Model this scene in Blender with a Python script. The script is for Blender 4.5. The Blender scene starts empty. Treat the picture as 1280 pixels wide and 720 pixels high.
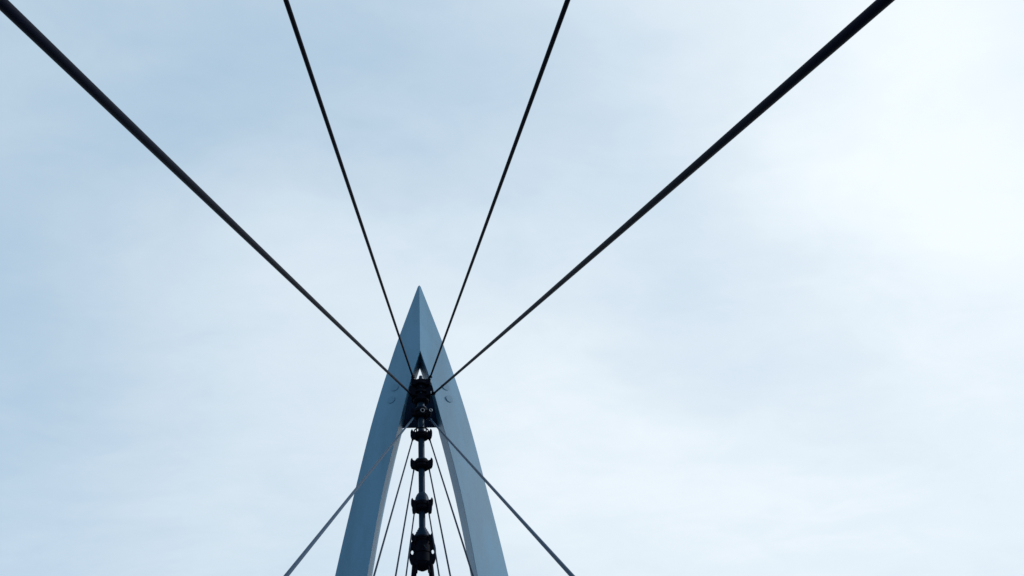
import bpy, bmesh, math, random
from mathutils import Vector, Matrix

random.seed(4)
S = bpy.context.scene
COL = S.collection
rad = math.radians

# ------------------------------------------------------------------ camera
cam_data = bpy.data.cameras.new("camera")
cam_data.sensor_width = 36.0
cam_data.lens = 29.95
cam_data.clip_start = 0.05
cam_data.clip_end = 8000
cam = bpy.data.objects.new("camera", cam_data)
COL.objects.link(cam)
PITCH, YAW = rad(40.0), math.atan(128 / 1065)
r0 = Vector((1, 0, 0)); f0 = Vector((0, math.cos(PITCH), math.sin(PITCH))); up = Vector((0, -math.sin(PITCH), math.cos(PITCH)))
right = math.cos(YAW) * r0 - math.sin(YAW) * f0
fwd = math.cos(YAW) * f0 + math.sin(YAW) * r0
M = Matrix((right, up, -fwd)).transposed().to_4x4()
M.translation = Vector((-0.30, 0.0, 1.60))
cam.matrix_world = M
S.camera = cam

# ------------------------------------------------------------------ light
S.view_settings.view_transform = 'Standard'
S.view_settings.look = 'None'
S.view_settings.exposure = 0.0
S.view_settings.gamma = 1.0

SUN_AZ, SUN_EL = 86.0, 36.0          # azimuth clockwise from +Y (the bridge axis), elevation, degrees
sd = Vector((math.sin(rad(SUN_AZ)) * math.cos(rad(SUN_EL)), math.cos(rad(SUN_AZ)) * math.cos(rad(SUN_EL)), math.sin(rad(SUN_EL))))
sun_data = bpy.data.lights.new("sun", 'SUN')
sun_data.energy = 2.5
sun_data.angle = rad(12)
sun_data.color = (1.0, 0.97, 0.91)
sun = bpy.data.objects.new("sun", sun_data)
sun.rotation_euler = sd.to_track_quat('Z', 'Y').to_euler()
sun.location = (30, 10, 40)
COL.objects.link(sun)

# ------------------------------------------------------------------ sky: Nishita blue under thin drifting cloud
W = bpy.data.worlds.new("World")
S.world = W
W.use_nodes = True
nt = W.node_tree
nt.nodes.clear()
def N(tree, kind, **kw):
    n = tree.nodes.new(kind)
    for k, v in kw.items():
        if k.startswith('i_'):
            n.inputs[k[2:].replace('_', ' ')].default_value = v
        else:
            setattr(n, k, v)
    return n
def L(tree, a, b): tree.links.new(a, b)
def mathn(tree, op, a, b=None, c=None, clamp=False):
    n = tree.nodes.new('ShaderNodeMath'); n.operation = op; n.use_clamp = clamp
    for i, v in enumerate((a, b, c)):
        if v is None: continue
        if isinstance(v, (int, float)): n.inputs[i].default_value = v
        else: tree.links.new(v, n.inputs[i])
    return n.outputs[0]
def ramp(tree, v, lo, hi, smooth=True):
    n = tree.nodes.new('ShaderNodeMapRange'); n.interpolation_type = 'SMOOTHSTEP' if smooth else 'LINEAR'
    tree.links.new(v, n.inputs['Value'])
    n.inputs['From Min'].default_value = lo; n.inputs['From Max'].default_value = hi
    return n.outputs['Result']

tc = N(nt, 'ShaderNodeTexCoord')
sep = N(nt, 'ShaderNodeSeparateXYZ'); L(nt, tc.outputs['Generated'], sep.inputs[0])
zc = mathn(nt, 'ADD', mathn(nt, 'MAXIMUM', sep.outputs['Z'], 0.0), 0.18)
cx = mathn(nt, 'DIVIDE', sep.outputs['X'], zc)
cy = mathn(nt, 'DIVIDE', sep.outputs['Y'], zc)
cmb = N(nt, 'ShaderNodeCombineXYZ'); L(nt, cx, cmb.inputs[0]); L(nt, cy, cmb.inputs[1])
def cloud(rot, scale, stretch, detail, rough, dist, off):
    m = N(nt, 'ShaderNodeMapping'); m.inputs['Rotation'].default_value = (0, 0, rad(rot))
    m.inputs['Scale'].default_value = (1, stretch, 1); m.inputs['Location'].default_value = (off, off * 0.37, off * 0.11)
    L(nt, cmb.outputs[0], m.inputs['Vector'])
    n = N(nt, 'ShaderNodeTexNoise'); n.inputs['Scale'].default_value = scale; n.inputs['Detail'].default_value = detail
    n.inputs['Roughness'].default_value = rough; n.inputs['Distortion'].default_value = dist
    L(nt, m.outputs[0], n.inputs['Vector'])
    return n.outputs['Fac']
big = cloud(-32, 0.95, 1.7, 3, 0.45, 0.5, 3.1)
wisp = cloud(-52, 2.6, 2.0, 7, 0.56, 0.7, 7.7)
mottle = cloud(28, 7.0, 1.5, 6, 0.6, 1.2, 1.9)
dotn = N(nt, 'ShaderNodeVectorMath', operation='DOT_PRODUCT')
L(nt, tc.outputs['Generated'], dotn.inputs[0]); dotn.inputs[1].default_value = tuple(sd)
# the bright side of the cloud lies round the veiled sun
sdot = dotn.outputs['Value']
glow = ramp(nt, sdot, -0.35, 0.9)
# slow swirl added to the direction, so that the banks have torn, uneven outlines
wn = N(nt, 'ShaderNodeTexNoise'); wn.inputs['Scale'].default_value = 2.6; wn.inputs['Detail'].default_value = 5; wn.inputs['Roughness'].default_value = 0.55
wm = N(nt, 'ShaderNodeMapping'); wm.inputs['Rotation'].default_value = (rad(20), rad(35), rad(-30)); wm.inputs['Scale'].default_value = (1, 1.8, 1.8)
L(nt, tc.outputs['Generated'], wm.inputs['Vector']); L(nt, wm.outputs[0], wn.inputs['Vector'])
ws = N(nt, 'ShaderNodeVectorMath', operation='SUBTRACT'); L(nt, wn.outputs['Color'], ws.inputs[0]); ws.inputs[1].default_value = (0.5, 0.5, 0.5)
wa = N(nt, 'ShaderNodeVectorMath', operation='MULTIPLY_ADD'); L(nt, ws.outputs[0], wa.inputs[0]); wa.inputs[1].default_value = (0.32,) * 3
L(nt, tc.outputs['Generated'], wa.inputs[2])
wd = N(nt, 'ShaderNodeVectorMath', operation='NORMALIZE'); L(nt, wa.outputs[0], wd.inputs[0])
# cloud cover: thicker towards the sun's side, plus single banks (+) and thin places (-) standing in the sky
dens = mathn(nt, 'MULTIPLY_ADD', glow, 0.596, 0.102)
BANKS = [(-0.365, 0.592, 0.719, -0.082),
         (-0.181, 0.546, 0.818, -0.298),
         (0.043, 0.599, 0.8, -0.25),
         (0.164, 0.645, 0.747, -0.137),
         (-0.395, 0.649, 0.65, 0.027),
         (-0.388, 0.765, 0.515, -0.162),
         (-0.229, 0.794, 0.563, 0.105),
         (-0.084, 0.798, 0.597, 0.063),
         (-0.323, 0.825, 0.464, -0.069),
         (-0.258, 0.89, 0.377, 0.213),
         (0.273, 0.536, 0.799, 0.044),
         (0.326, 0.742, 0.586, -0.17),
         (0.496, 0.543, 0.678, 0.249),
         (0.594, 0.543, 0.593, 0.18),
         (0.174, 0.8, 0.574, 0.187),
         (0.383, 0.825, 0.416, 0.186),
         (0.487, 0.726, 0.485, -0.09),
         (0.547, 0.778, 0.308, 0.014),
         (0.171, 0.877, 0.449, 0.18),
         (0.59, 0.663, 0.461, 0.101),
         (0.375, 0.674, 0.636, -0.124),
         (-0.057, 0.696, 0.716, 0.049)]
for bx_, by_, bz_, w_ in BANKS:
    dn = N(nt, 'ShaderNodeVectorMath', operation='DOT_PRODUCT'); L(nt, wd.outputs[0], dn.inputs[0]); dn.inputs[1].default_value = (bx_, by_, bz_)
    e = mathn(nt, 'EXPONENT', mathn(nt, 'MULTIPLY_ADD', dn.outputs['Value'], 51.3, -51.3))
    dens = mathn(nt, 'MULTIPLY_ADD', e, w_, dens)
dens = mathn(nt, 'ADD', dens, mathn(nt, 'MULTIPLY', mathn(nt, 'SUBTRACT', big, 0.5), 0.22))
dens = mathn(nt, 'ADD', dens, mathn(nt, 'MULTIPLY', mathn(nt, 'SUBTRACT', wisp, 0.5), 0.29))
dens = mathn(nt, 'ADD', dens, mathn(nt, 'MULTIPLY', mathn(nt, 'SUBTRACT', mottle, 0.5), 0.15), clamp=True)

sky = N(nt, 'ShaderNodeTexSky', sky_type='NISHITA')
sky.sun_disc = False
sky.sun_elevation = rad(SUN_EL); sky.sun_rotation = rad(SUN_AZ)
sky.air_density = 1.0; sky.dust_density = 1.0; sky.ozone_density = 1.0
veil = N(nt, 'ShaderNodeMix', data_type='RGBA')
veil.inputs['Factor'].default_value = 0.72
L(nt, sky.outputs[0], veil.inputs['A']); veil.inputs['B'].default_value = (5.3, 7.3, 9.1, 1)   # high thin veil over the blue
mixc = N(nt, 'ShaderNodeMix', data_type='RGBA')
L(nt, dens, mixc.inputs['Factor']); L(nt, veil.outputs['Result'], mixc.inputs['A']); mixc.inputs['B'].default_value = (9.15, 9.85, 10.3, 1)
bg = N(nt, 'ShaderNodeBackground'); bg.inputs['Strength'].default_value = 0.1
L(nt, mixc.outputs['Result'], bg.inputs['Color'])
wo = N(nt, 'ShaderNodeOutputWorld'); L(nt, bg.outputs[0], wo.inputs['Surface'])

# ------------------------------------------------------------------ materials
def mat(name, col, rough=0.5, metal=0.0, var=0.12, vscale=3.0, bump=0.0, bscale=60.0, streak=False, spec=0.5):
    m = bpy.data.materials.new(name); m.use_nodes = True
    t = m.node_tree; b = t.nodes['Principled BSDF']
    b.inputs['Roughness'].default_value = rough; b.inputs['Metallic'].default_value = metal
    b.inputs['Specular IOR Level'].default_value = spec
    if spec < 0.2: b.inputs['Specular Tint'].default_value = (0.45, 0.65, 1.0, 1)      # blue-black coating
    co = N(t, 'ShaderNodeTexCoord')
    mp = N(t, 'ShaderNodeMapping'); L(t, co.outputs['Object'], mp.inputs['Vector'])
    if streak: mp.inputs['Scale'].default_value = (1, 1, 0.22)
    n = N(t, 'ShaderNodeTexNoise'); n.inputs['Scale'].default_value = vscale; n.inputs['Detail'].default_value = 6; n.inputs['Roughness'].default_value = 0.62
    L(t, mp.outputs[0], n.inputs['Vector'])
    mx = N(t, 'ShaderNodeMix', data_type='RGBA')
    mx.inputs['A'].default_value = tuple(c * (1 - var) for c in col) + (1,)
    mx.inputs['B'].default_value = tuple(min(1, c * (1 + var)) for c in col) + (1,)
    f = ramp(t, n.outputs['Fac'], 0.3, 0.7)
    L(t, f, mx.inputs['Factor']); L(t, mx.outputs['Result'], b.inputs['Base Color'])
    r = N(t, 'ShaderNodeMapRange'); L(t, n.outputs['Fac'], r.inputs['Value'])
    r.inputs['To Min'].default_value = max(0, rough - 0.08); r.inputs['To Max'].default_value = min(1, rough + 0.08)
    L(t, r.outputs['Result'], b.inputs['Roughness'])
    if bump:
        n2 = N(t, 'ShaderNodeTexNoise'); n2.inputs['Scale'].default_value = bscale; n2.inputs['Detail'].default_value = 3
        L(t, co.outputs['Object'], n2.inputs['Vector'])
        bp = N(t, 'ShaderNodeBump'); bp.inputs['Strength'].default_value = bump; bp.inputs['Distance'].default_value = 0.01
        L(t, n2.outputs['Fac'], bp.inputs['Height']); L(t, bp.outputs[0], b.inputs['Normal'])
    return m
PAINT = mat('blue_grey_steel_paint', (0.062, 0.190, 0.315), 0.50, var=0.14, vscale=1.3, bump=0.12, bscale=25, streak=True, spec=0.4)
PLATE = mat('shade_darkened_panel_steel', (0.010, 0.024, 0.060), 0.6, var=0.2, vscale=4, streak=True, spec=0.12)  # shade under the cross panel is put into this near-black colour
MAST = mat('dark_mast_paint', (0.004, 0.017, 0.038), 0.45, var=0.2, vscale=6, spec=0.1)
CAST = mat('black_cast_steel', (0.002, 0.003, 0.007), 0.6, var=0.3, vscale=14, bump=0.1, bscale=90, spec=0.04)
BRIGHT = mat('bare_galvanised_steel', (0.16, 0.19, 0.23), 0.45, metal=0.8, var=0.15, vscale=20)
GROUND = mat('ground_asphalt', (0.050, 0.050, 0.052), 0.9, var=0.25, vscale=0.6, bump=0.3, bscale=30)
PAVE = mat('deck_concrete', (0.16, 0.16, 0.155), 0.85, var=0.15, vscale=1.5, bump=0.2)

def strand_mat(name, col, rough, spec, metal=0.0):
    m = mat(name, col, rough, metal=metal, var=0.15, vscale=8, spec=spec)
    t = m.node_tree; b = t.nodes['Principled BSDF']
    # helical lay of the outer wires (relief only), from the tube's own UV
    uv = N(t, 'ShaderNodeUVMap')
    sp = N(t, 'ShaderNodeSeparateXYZ'); L(t, uv.outputs[0], sp.inputs[0])
    v = mathn(t, 'MULTIPLY', mathn(t, 'ADD', mathn(t, 'MULTIPLY', sp.outputs[0], 14.0), mathn(t, 'MULTIPLY', sp.outputs[1], 22.0)), 2 * math.pi)
    s = mathn(t, 'ABSOLUTE', mathn(t, 'SINE', mathn(t, 'MULTIPLY', v, 0.5)))
    bp = N(t, 'ShaderNodeBump'); bp.inputs['Strength'].default_value = 0.14; bp.inputs['Distance'].default_value = 0.002
    L(t, s, bp.inputs['Height']); L(t, bp.outputs[0], b.inputs['Normal'])
    return m
STRAND = strand_mat('dark_sheathed_strand', (0.0015, 0.003, 0.011), 0.5, 0.03)
STRAND_GREY = strand_mat('grey_blue_strand', (0.010, 0.034, 0.072), 0.45, 0.10, 0.0)
STRAND_THIN = strand_mat('thin_grey_strand', (0.008, 0.020, 0.042), 0.5, 0.08)

# ------------------------------------------------------------------ helpers
def link(name, bm, m, parent=None, loc=None, sharp=30, bevel=0.0):
    me = bpy.data.meshes.new(name)
    bmesh.ops.recalc_face_normals(bm, faces=bm.faces)
    for f in bm.faces: f.smooth = True
    bm.to_mesh(me); bm.free()
    me.set_sharp_from_angle(angle=rad(sharp))
    me.materials.append(m)
    o = bpy.data.objects.new(name, me); COL.objects.link(o)
    if loc: o.location = loc
    if parent: o.parent = parent
    if bevel:
        b = o.modifiers.new('bevel', 'BEVEL'); b.width = bevel; b.segments = 2; b.limit_method = 'ANGLE'; b.angle_limit = rad(35); b.harden_normals = True
    return o
def empty(name, label, cat, loc=(0, 0, 0), group=None):
    o = bpy.data.objects.new(name, None); COL.objects.link(o)
    o.empty_display_size = 0.3; o.location = loc
    o['label'] = label; o['category'] = cat
    if group: o['group'] = group
    return o
def lathe(bm, prof, x=0, y=0, seg=32, mtx=None, cap=True):
    """prof = [(radius, z)...] turned about Z at (x, y)"""
    rings = []
    for r, z in prof:
        rings.append([bm.verts.new((x + r * math.cos(2 * math.pi * i / seg), y + r * math.sin(2 * math.pi * i / seg), z)) for i in range(seg)])
    for a, b in zip(rings, rings[1:]):
        for i in range(seg):
            bm.faces.new((a[i], a[(i + 1) % seg], b[(i + 1) % seg], b[i]))
    if cap:
        bm.faces.new(rings[0][::-1]); bm.faces.new(rings[-1])
    if mtx:
        for rg in rings:
            for v in rg: v.co = mtx @ v.co
def tube(bm, a, b, ra, rb=None, seg=16, n=1, cap=True, sag=0.0):
    a, b = Vector(a), Vector(b); rb = ra if rb is None else rb
    d = (b - a); Ln = d.length
    q = d.to_track_quat('Z', 'Y')
    ex, ey = q @ Vector((1, 0, 0)), q @ Vector((0, 1, 0))
    uvl = bm.loops.layers.uv.verify()
    rings = []
    for k in range(n + 1):
        t = k / n; c = a + d * t - Vector((0, 0, 4 * sag * t * (1 - t))); r = ra + (rb - ra) * t
        rings.append([bm.verts.new(c + ex * r * math.cos(2 * math.pi * i / seg) + ey * r * math.sin(2 * math.pi * i / seg)) for i in range(seg)])
    for k in range(n):
        for i in range(seg):
            f = bm.faces.new((rings[k][i], rings[k][(i + 1) % seg], rings[k + 1][(i + 1) % seg], rings[k + 1][i]))
            for lp, (u, v) in zip(f.loops, ((i, k), (i + 1, k), (i + 1, k + 1), (i, k + 1))):
                lp[uvl].uv = (u / seg, v / n * Ln)
    if cap:
        bm.faces.new(rings[0][::-1]); bm.faces.new(rings[-1])
def box(bm, c, s, mtx=None):
    vs = [Vector((c[0] + s[0] * i / 2, c[1] + s[1] * j / 2, c[2] + s[2] * k / 2)) for k in (-1, 1) for j in (-1, 1) for i in (-1, 1)]
    vs = [bm.verts.new(mtx @ v if mtx else v) for v in vs]
    for f in ((0, 2, 3, 1), (4, 5, 7, 6), (0, 1, 5, 4), (2, 6, 7, 3), (0, 4, 6, 2), (1, 3, 7, 5)):
        bm.faces.new([vs[i] for i in f])
def prism(bm, pts, th, mtx, hole=None):
    """outline pts (x, z) extruded +-th/2 in local y; optional hole outline with the same vertex count"""
    def ring(p, y): return [bm.verts.new(mtx @ Vector((a, y, b))) for a, b in p]
    n = len(pts)
    o1, o2 = ring(pts, -th / 2), ring(pts, th / 2)
    for i in range(n): bm.faces.new((o1[i], o1[(i + 1) % n], o2[(i + 1) % n], o2[i]))
    if hole:
        h1, h2 = ring(hole, -th / 2), ring(hole, th / 2)
        for i in range(n):
            j = (i + 1) % n
            bm.faces.new((h1[i], h2[i], h2[j], h1[j]))
            bm.faces.new((o1[i], h1[i], h1[j], o1[j])); bm.faces.new((o2[i], o2[j], h2[j], h2[i]))
    else:
        bm.faces.new(o1[::-1]); bm.faces.new(o2)
def frame(origin, zdir, ydir):
    z = Vector(zdir).normalized(); y = Vector(ydir); y = (y - z * y.dot(z)).normalized(); x = y.cross(z)
    m = Matrix((x, y, z)).transposed().to_4x4(); m.translation = Vector(origin); return m

# ------------------------------------------------------------------ ground and walkway (below the frame)
bm = bmesh.new()
rings = [0, 40, 200, 1000, 4000]
prev = None
for r in rings[1:]:
    ring = [bm.verts.new((r * math.cos(2 * math.pi * i / 48), r * math.sin(2 * math.pi * i / 48), -0.15)) for i in range(48)]
    if prev is None: bm.faces.new(ring)
    else:
        for i in range(48): bm.faces.new((prev[i], prev[(i + 1) % 48], ring[(i + 1) % 48], ring[i]))
    prev = ring
o = link('ground', bm, GROUND); o['kind'] = 'structure'
bm = bmesh.new()
box(bm, (0, 5, -0.075), (11.0, 60, 0.15))
o = link('walkway', bm, PAVE, bevel=0.02); o['kind'] = 'structure'

# ------------------------------------------------------------------ pylon
OUT = [(0.0, 3.35), (3.0, 3.03), (6.0, 2.63), (9.62, 2.10), (11.73, 1.74), (14.13, 1.29), (16.31, 0.767), (17.5, 0.433), (18.60, 0.112), (18.83, 0.045)]
RID = [(0.0, 2.42), (3.0, 2.09), (6.0, 1.74), (9.45, 1.30), (11.52, 1.008), (13.08, 0.700), (13.87, 0.520), (14.90, 0.305), (16.02, 0.0)]
def interp(tab, z):
    """Catmull-Rom through the table (z, value)"""
    if z <= tab[0][0]: return tab[0][1]
    if z >= tab[-1][0]: return tab[-1][1]
    for i in range(len(tab) - 1):
        if tab[i][0] <= z <= tab[i + 1][0]:
            z0, v0 = tab[i]; z1, v1 = tab[i + 1]; h = z1 - z0
            m0 = (v1 - tab[i - 1][1]) / (z1 - tab[i - 1][0]) if i > 0 else (v1 - v0) / h
            m1 = (tab[i + 2][1] - v0) / (tab[i + 2][0] - z0) if i + 2 < len(tab) else (v1 - v0) / h
            t = (z - z0) / h
            return (2*t**3 - 3*t*t + 1) * v0 + (t**3 - 2*t*t + t) * h * m0 + (-2*t**3 + 3*t*t) * v1 + (t**3 - t*t) * h * m1
PY = 20.45                    # plane of the outer arrises
def section(z):
    xo = interp(OUT, z); xr = max(0.0, interp(RID, z)) if z < 16.02 else 0.0
    yr = PY - 0.55 * (xo - xr)
    yb = PY + 0.45 * min(1, (xo - xr) / 0.6) + 0.36 * max(0.0, min(1.0, (14.6 - z) / 3.0))
    return xo, xr, yr, yb
pylon = empty('bridge_pylon', 'tall pointed blue-grey steel A-frame pylon with two curved legs', 'pylon', (0, PY, 0))
off = Vector((0, -PY, 0))
def pylon_part(name, bm, m, bevel=0.0, sharp=30, parent=None):
    for v in bm.verts: v.co += off
    return link(name, bm, m, parent or pylon, bevel=bevel, sharp=sharp)
for s in (-1, 1):
    bm = bmesh.new()
    zs = [16.02 * i / 44 for i in range(45)] + [16.02 + (18.83 - 16.02) * i / 12 for i in range(1, 13)]
    rows = []
    for z in zs:
        xo, xr, yr, yb = section(z)
        k = min(0.14, (xo - xr) * 0.3)
        rows.append([bm.verts.new((s * x, y, z)) for x, y in ((xr, yr), (xo, PY), (xo - k, yb), (xr, yb))])
    for a, b, z in zip(rows, rows[1:], zs):
        for i in range(4):
            j = (i + 1) % 4
            if i == 3 and z >= 16.0: continue          # the two legs are welded into one head above the slot
            bm.faces.new((a[i], a[j], b[j], b[i]))
    bm.faces.new(rows[0][::-1])
    bm.faces.new(rows[-1])
    leg = pylon_part('leg', bm, PAINT, bevel=0.012, sharp=20)
    # two round bolt covers on the front face
    for cz, fx in ((14.93, 0.50), (14.53, 0.50)):
        xo, xr, yr, yb = section(cz)
        x = xr + (xo - xr) * fx - 0.0; y = yr + (PY - yr) * fx
        nrm = Vector((s * 0.55, -1, 0)).normalized()
        x2, y2 = section(cz + 0.1)[1], section(cz + 0.1)[2]
        tang = Vector((s * ((section(cz+.1)[0] + section(cz+.1)[1]) - (xo + xr)) / 2, 0, 0.1)).normalized()
        mt = frame(Vector((s * x, y, cz)), nrm, tang)
        bm = bmesh.new()
        lathe(bm, [(0.110, -0.03), (0.110, 0.024), (0.108, 0.026), (0.0001, 0.0262)], seg=28, mtx=mt)
        c = pylon_part('bolt_cover', bm, PAINT)
# tip cap
bm = bmesh.new()
lathe(bm, [(0.022, 18.78), (0.024, 18.835), (0.018, 18.85), (0.001, 18.857)], 0, PY, 16)
pylon_part('tip_cap', bm, PAINT)
# cross panel that closes the upper part of the slot: leans back and faces down towards the walkway
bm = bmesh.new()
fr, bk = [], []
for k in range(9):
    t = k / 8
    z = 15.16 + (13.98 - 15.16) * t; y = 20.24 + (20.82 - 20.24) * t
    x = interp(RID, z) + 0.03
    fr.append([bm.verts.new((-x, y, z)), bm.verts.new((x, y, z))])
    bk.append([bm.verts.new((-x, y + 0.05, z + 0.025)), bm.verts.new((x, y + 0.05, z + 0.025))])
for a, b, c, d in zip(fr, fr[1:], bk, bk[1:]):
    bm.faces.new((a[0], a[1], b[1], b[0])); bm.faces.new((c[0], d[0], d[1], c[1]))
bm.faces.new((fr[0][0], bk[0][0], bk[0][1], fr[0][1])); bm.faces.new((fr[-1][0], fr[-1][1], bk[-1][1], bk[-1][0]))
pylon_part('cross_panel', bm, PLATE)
# bracket that ties the mast to the cross panel
bm = bmesh.new()
box(bm, (0, 19.88, 14.28), (0.30, 1.00, 0.16))
box(bm, (0, 19.88, 14.28 - 0.12), (0.06, 1.00, 0.12))
pylon_part('bracket', bm, CAST, bevel=0.01)

# ------------------------------------------------------------------ mast of cable anchorages
MY = 19.40
mast = empty('anchor_mast', 'slender dark vertical mast of stacked cable collars between the pylon legs', 'mast', (0, MY, 0))
def mp(name, bm, m, parent=None, bevel=0.0, sharp=30):
    for v in bm.verts: v.co -= Vector((0, MY, 0))
    return link(name, bm, m, parent or mast, bevel=bevel, sharp=sharp)
# shaft, narrowing a little towards the lower end
bm = bmesh.new(); lathe(bm, [(0.078, 10.1), (0.080, 12.1), (0.084, 13.95)], 0, MY, 24); mp('shaft', bm, MAST)
bm = bmesh.new(); lathe(bm, [(0.055, 14.45), (0.055, 14.69), (0.048, 14.74), (0.001, 14.765)], 0, MY, 16); mp('finial', bm, MAST)

def ear_pts(w, h):
    """curved fin: outer side bulges, upper tip pointed"""
    pts = [(-0.03, -0.5 * h), (0.35 * w, -0.5 * h)]
    for i in range(7):
        t = i / 6
        pts.append((w * (0.45 + 0.55 * math.sin(math.pi * (0.15 + 0.6 * t))), h * (-0.42 + 0.85 * t)))
    pts += [(0.55 * w, 0.56 * h), (0.28 * w, 0.30 * h), (-0.03, 0.22 * h)]
    return pts
def collar(zb, zt, r, ear_w, ear_h, ear_r, extra=None, bolts=6, ears=True, earz=None):
    bm = bmesh.new()
    h = zt - zb
    lathe(bm, [(r * 0.80, zb), (r * 0.93, zb + 0.02), (r * 0.93, zb + 0.035), (r, zb + 0.04), (r, zb + h * 0.42), (r * 0.90, zb + h * 0.45),
               (r * 0.90, zb + h * 0.58), (r, zb + h * 0.61), (r, zt - 0.012), (r - 0.012, zt)], 0, MY, 36)
    c = mp('collar', bm, CAST)
    for k in range(bolts):
        a = 2 * math.pi * (k + 0.5) / bolts
        bm = bmesh.new()
        lathe(bm, [(0.019, -0.035), (0.019, 0.0), (0.012, 0.004), (0.012, 0.02)][::-1] if False else [(0.019, zb - 0.022), (0.019, zb + 0.004)], r * 0.58 * math.cos(a), MY + r * 0.58 * math.sin(a), 6)
        mp('bolt', bm, CAST, c)
    if ears:
        ez = (zb + zt) / 2 if earz is None else earz
        for s in (-1, 1):
            for yy in (-0.15, -0.055):
                bm = bmesh.new()
                mt = Matrix.Translation((s * ear_r, MY + yy, ez)) @ Matrix.Diagonal((s, 1, 1, 1))
                prism(bm, ear_pts(ear_w, ear_h), 0.035, mt)
                mp('lug', bm, CAST, c, bevel=0.004)
            bm = bmesh.new()
            tube(bm, (s * (ear_r + ear_w * 0.55), MY - 0.19, ez), (s * (ear_r + ear_w * 0.55), MY - 0.015, ez), 0.022, seg=12)
            mp('pin', bm, CAST, c)
    return c

# head block: bevelled drum with flange plates and two tiers of lugs
bm = bmesh.new()
lathe(bm, [(0.15, 13.87), (0.19, 13.89), (0.21, 13.92), (0.21, 13.99), (0.19, 14.00), (0.20, 14.10), (0.255, 14.12), (0.255, 14.17), (0.19, 14.19), (0.19, 14.36), (0.255, 14.38),
           (0.255, 14.43), (0.21, 14.45), (0.21, 14.52), (0.20, 14.54)], 0, MY, 36)
head = mp('head_block', bm, CAST)
bm = bmesh.new(); box(bm, (0, MY - 0.01, 14.505), (0.50, 0.34, 0.055)); mp('top_plate', bm, CAST, head, bevel=0.008)
bm = bmesh.new(); box(bm, (0, MY - 0.02, 14.02), (0.50, 0.36, 0.05)); mp('lower_plate', bm, CAST, head, bevel=0.008)
for s in (-1, 1):
    bm = bmesh.new(); box(bm, (s * 0.225, MY - 0.02, 14.262), (0.045, 0.30, 0.43)); mp('side_plate', bm, CAST, head, bevel=0.006)
for s in (-1, 1):
    for yy in (-0.20, -0.10):
        bm = bmesh.new(); mt = Matrix.Translation((s * 0.17, MY + yy, 14.16)) @ Matrix.Diagonal((s, 1, 1, 1))
        prism(bm, ear_pts(0.15, 0.30), 0.04, mt); mp('lug', bm, CAST, head, bevel=0.004)
        bm = bmesh.new(); mt = Matrix.Translation((s * 0.15, MY + yy, 14.45)) @ Matrix.Diagonal((s, 1, 1, 1))
        prism(bm, ear_pts(0.12, 0.22), 0.04, mt); mp('lug', bm, CAST, head, bevel=0.004)
for (x, z, r) in ((-0.085, 14.26, 0.020), (0.0, 14.28, 0.022), (0.085, 14.26, 0.020), (0.0, 14.07, 0.024), (-0.13, 13.92, 0.017), (0.13, 13.92, 0.017)):
    bm = bmesh.new(); yy = MY - (0.19 if z > 14.1 else 0.21); d = 0.03
    if abs(x) > 0.05: yy += 0.02
    if z < 14.0: yy = MY - 0.20
    tube(bm, (x, yy - d, z), (x, yy + 0.03, z), r, seg=6); mp('bolt', bm, MAST if abs(x) < 0.01 else CAST, head)
for s, z in ((1, 14.40), (1, 14.05), (-1, 14.40)):
    bm = bmesh.new(); tube(bm, (s * 0.262, MY - 0.245, z - 0.03), (s * 0.262, MY - 0.245, z + 0.05), 0.012, seg=8)
    mp('pin_keeper', bm, BRIGHT if s > 0 else CAST, head)
# neck under the head block
bm = bmesh.new(); lathe(bm, [(0.12, 13.66), (0.15, 13.70), (0.15, 13.72), (0.10, 13.75), (0.10, 13.88)], 0, MY, 28); mp('neck', bm, MAST)

# collar of the middle pair with bright pin ends
c0 = collar(13.42, 13.65, 0.20, 0.10, 0.22, 0.17, bolts=6)
def ring_torus(bm, R, r, mtx, a=24, b=8):
    rows = []
    for i in range(a):
        t = 2 * math.pi * i / a
        rows.append([bm.verts.new(mtx @ Vector(((R + r * math.cos(2 * math.pi * j / b)) * math.cos(t), (R + r * math.cos(2 * math.pi * j / b)) * math.sin(t), r * math.sin(2 * math.pi * j / b)))) for j in range(b)])
    for i in range(a):
        for j in range(b):
            bm.faces.new((rows[i][j], rows[(i + 1) % a][j], rows[(i + 1) % a][(j + 1) % b], rows[i][(j + 1) % b]))
for x, R in ((0.035, 0.048), (0.25, 0.036)):
    bm = bmesh.new(); ring_torus(bm, R, 0.012, frame((x, MY - 0.215, 13.53), (0.15 if x < 0.1 else 0.3, -1, -0.2), (0, 0, 1)))
    mp('pin_ring', bm, BRIGHT, c0)

# first small collar, with a thin ring standing on four posts above it
c1 = collar(12.80, 12.95, 0.195, 0.10, 0.24, 0.18)
bm = bmesh.new()
lathe(bm, [(0.168, 13.02), (0.195, 13.02), (0.195, 13.045), (0.168, 13.045), (0.168, 13.02)], 0, MY, 36, cap=False)
for k in range(4):
    a = rad(45 + 90 * k); box(bm, (0.175 * math.cos(a), MY + 0.175 * math.sin(a), 12.98), (0.035, 0.035, 0.09))
mp('guard_ring', bm, CAST, c1)

# second collar with a squat flanged neck
c2 = collar(11.94, 12.14, 0.20, 0.10, 0.25, 0.185)
bm = bmesh.new(); lathe(bm, [(0.165, 12.13), (0.168, 12.17), (0.150, 12.20), (0.12, 12.215), (0.086, 12.225), (0.080, 12.24)], 0, MY, 32)
mp('flange', bm, MAST, c2)

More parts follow.
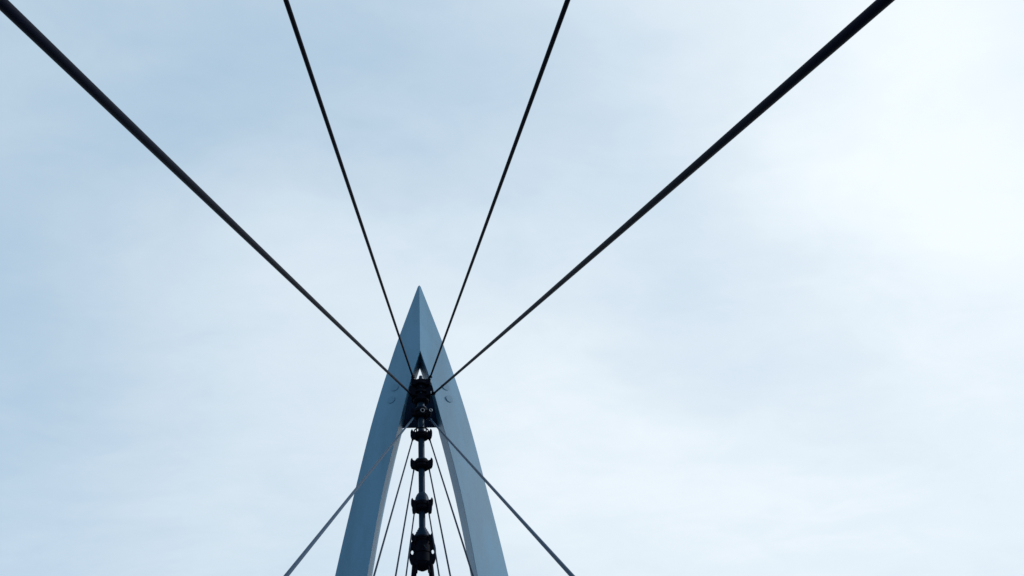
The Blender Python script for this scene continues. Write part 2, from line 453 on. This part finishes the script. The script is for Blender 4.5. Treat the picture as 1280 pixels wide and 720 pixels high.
# third collar under a rounded cone
c3 = collar(10.80, 11.03, 0.20, 0.085, 0.20, 0.185, earz=10.98)
bm = bmesh.new(); lathe(bm, [(0.176, 11.02), (0.174, 11.09), (0.160, 11.16), (0.135, 11.22), (0.105, 11.265), (0.079, 11.29)], 0, MY, 32)
mp('cone', bm, MAST, c3)
for s in (-1, 1):
    bm = bmesh.new(); mt = Matrix.Translation((s * 0.175, MY - 0.10, 10.84)) @ Matrix.Diagonal((s, 1, 1, 1))
    prism(bm, [(-0.03, -0.09), (0.02, -0.13), (0.055, -0.10), (0.068, 0.0), (0.060, 0.09), (-0.03, 0.09)], 0.16, mt); mp('lug', bm, CAST, c3, bevel=0.006)

# lowest collar: stepped cone above, bulb with side shackles below
c4 = collar(10.00, 10.14, 0.195, 0.08, 0.20, 0.175, earz=10.08)
bm = bmesh.new(); lathe(bm, [(0.185, 10.12), (0.183, 10.20), (0.155, 10.205), (0.153, 10.26), (0.125, 10.265), (0.122, 10.32), (0.098, 10.325), (0.095, 10.37), (0.077, 10.38)], 0, MY, 32)
mp('stepped_cone', bm, MAST, c4)
bm = bmesh.new(); lathe(bm, [(0.02, 9.33), (0.06, 9.335), (0.07, 9.355), (0.125, 9.37), (0.165, 9.41), (0.190, 9.47), (0.190, 9.50), (0.205, 9.505), (0.205, 9.70), (0.195, 9.705), (0.195, 9.73), (0.210, 9.735), (0.210, 9.90), (0.185, 9.91), (0.185, 10.01)], 0, MY, 36)
bulb = mp('bulb', bm, CAST)
for s in (-1, 1):
    bm = bmesh.new(); n = 20
    outl = [(0.085 * math.cos(2 * math.pi * i / n) * (1.0 if math.cos(2 * math.pi * i / n) > 0 else 0.9), 0.27 * math.sin(2 * math.pi * i / n)) for i in range(n)]
    hole = [(0.008 + 0.032 * math.cos(2 * math.pi * i / n), 0.02 + 0.075 * math.sin(2 * math.pi * i / n)) for i in range(n)]
    prism(bm, outl, 0.14, Matrix.Translation((s * 0.232, MY - 0.04, 9.74)) @ Matrix.Diagonal((s, 1, 1, 1)), hole)
    mp('shackle', bm, CAST, bulb, bevel=0.008)
    bm = bmesh.new(); tube(bm, (s * 0.18, MY - 0.03, 9.50), (s * 1.00, MY, 0.0), 0.062, 0.075, seg=18, n=1)
    mp('strut', bm, CAST)
    bm = bmesh.new(); tube(bm, (s * 0.155, MY - 0.16, 9.46), (s * 0.155, MY + 0.06, 9.46), 0.05, seg=16); mp('pin', bm, CAST, bulb)
    bm = bmesh.new(); tube(bm, (s * 0.118, MY - 0.13, 9.47), (s * 0.15, MY - 0.10, 9.24), 0.022, 0.03, seg=10); mp('clevis', bm, CAST, bulb)
bm = bmesh.new(); tube(bm, (0.03, MY - 0.222, 9.86), (0.10, MY - 0.208, 9.76), 0.008, seg=8); mp('bulb_glint', bm, MAST, bulb)  # thin lighter rod added as a painted highlight on the bulb

# ------------------------------------------------------------------ stay cables
CABLES = [
    ('thick', 'thickest dark stay, running from the mast head to the upper left corner', (-0.279, 19.35, 14.158), (-2.92, -7.15, 0), 0.055, STRAND, 'heavy outer stays of the mast head'),
    ('thick', 'thickest dark stay, rising from the mast head steeply across the right half of sky', (0.338, 19.35, 14.147), (2.409, -7.021, 0), 0.055, STRAND, 'heavy outer stays of the mast head'),
    ('inner', 'medium dark stay leaning left, the steep one left of the pylon tip', (-0.214, 19.35, 14.696), (-3.548, -19.407, 0), 0.051, STRAND, 'steep inner stays of the mast head'),
    ('inner', 'medium dark stay leaning right, the steep one right of the pylon tip', (0.261, 19.35, 14.689), (2.666, -18.673, 0), 0.051, STRAND, 'steep inner stays of the mast head'),
    ('front', 'grey-blue stay crossing in front of the left pylon leg to the bottom edge', (-0.196, 19.35, 13.415), (-2.319, 2.088, 0), 0.046, STRAND_GREY, 'stays crossing in front of the pylon legs'),
    ('front', 'grey-blue stay crossing in front of the right pylon leg to the bottom edge', (0.25, 19.35, 13.332), (1.912, 2.062, 0), 0.046, STRAND_GREY, 'stays crossing in front of the pylon legs'),
    ('fan', 'thin stay hanging beside the left leg, outermost of the left inner fan', (-0.239, 19.35, 12.704), (-1.906, 8.513, 0), 0.037, STRAND_THIN, 'thin stays between the pylon legs'),
    ('fan', 'thin stay hanging beside the right leg, outermost of the right inner fan', (0.23, 19.35, 12.692), (1.61, 8.392, 0), 0.037, STRAND_THIN, 'thin stays between the pylon legs'),
    ('fan', 'thin stay from the second small collar, middle one of the left inner fan', (-0.201, 19.35, 11.864), (-1.429, 11.152, 0), 0.037, STRAND_THIN, 'thin stays between the pylon legs'),
    ('fan', 'thin stay from the second small collar, middle one of the right inner fan', (0.197, 19.35, 11.852), (1.191, 11.0, 0), 0.037, STRAND_THIN, 'thin stays between the pylon legs'),
    ('fan', 'thin short stay closest to the mast on its left side, passing the bulb', (-0.185, 19.35, 10.772), (-1.19, 12.819, 0), 0.034, STRAND_THIN, 'thin stays between the pylon legs'),
    ('fan', 'thin short stay closest to the mast on its right side, passing the bulb', (0.161, 19.35, 10.76), (1.032, 12.626, 0), 0.034, STRAND_THIN, 'thin stays between the pylon legs'),
]
for kind, label, P, G, dia, m, grp in CABLES:
    P, G = Vector(P), Vector(G)
    t = empty('stay_cable', label, 'cable', G, grp)
    d = (G - P).normalized(); P = P - d * {'thick': 0.03, 'inner': 0.06, 'front': 0.18, 'fan': 0.24}[kind]; Pl, r = P - G, dia / 2
    Ln = (G - P).length
    s0 = 0.20 if kind == 'thick' else 0.16
    bm = bmesh.new(); tube(bm, Pl + d * s0 * 0.8, -d * 0.05, r, seg=18, n=24, sag=Ln * 0.0004); link('strand', bm, m, t, sharp=40)
    # tapered top socket and fork
    bm = bmesh.new()
    tube(bm, Pl + d * s0 * 0.45, Pl + d * s0, r * 1.50, r * 1.22, seg=16)
    tube(bm, Pl + d * s0, Pl + d * (s0 + 0.03), r * 1.22, r * 1.05, seg=16)
    sock = link('socket', bm, CAST if m is not STRAND_GREY else STRAND_GREY, t)
    side = d.cross(Vector((0, 1, 0))).normalized()
    for q in (-1, 1):
        bm = bmesh.new()
        mt = frame(Pl + d * s0 * 0.15 + side * q * r * 1.1, d, side)
        prism(bm, [(-r * 1.2, -s0 * 0.25), (r * 1.2, -s0 * 0.25), (r * 1.4, s0 * 0.4), (-r * 1.4, s0 * 0.4)], r * 0.6, mt)
        link('fork_plate', bm, CAST, sock)
    bm = bmesh.new(); tube(bm, Pl - side * r * 2.2, Pl + side * r * 2.2, r * 0.55, seg=10)
    link('pin', bm, BRIGHT if (P.x > 0 and kind in ('thick', 'front')) else CAST, sock)
    # ground socket
    bm = bmesh.new(); tube(bm, -d * 0.75, -d * 0.02, r * 1.9, r * 2.1, seg=16); tube(bm, -d * 0.95, -d * 0.75, r * 1.1, r * 1.9, seg=16)
    link('anchor_socket', bm, CAST, t)
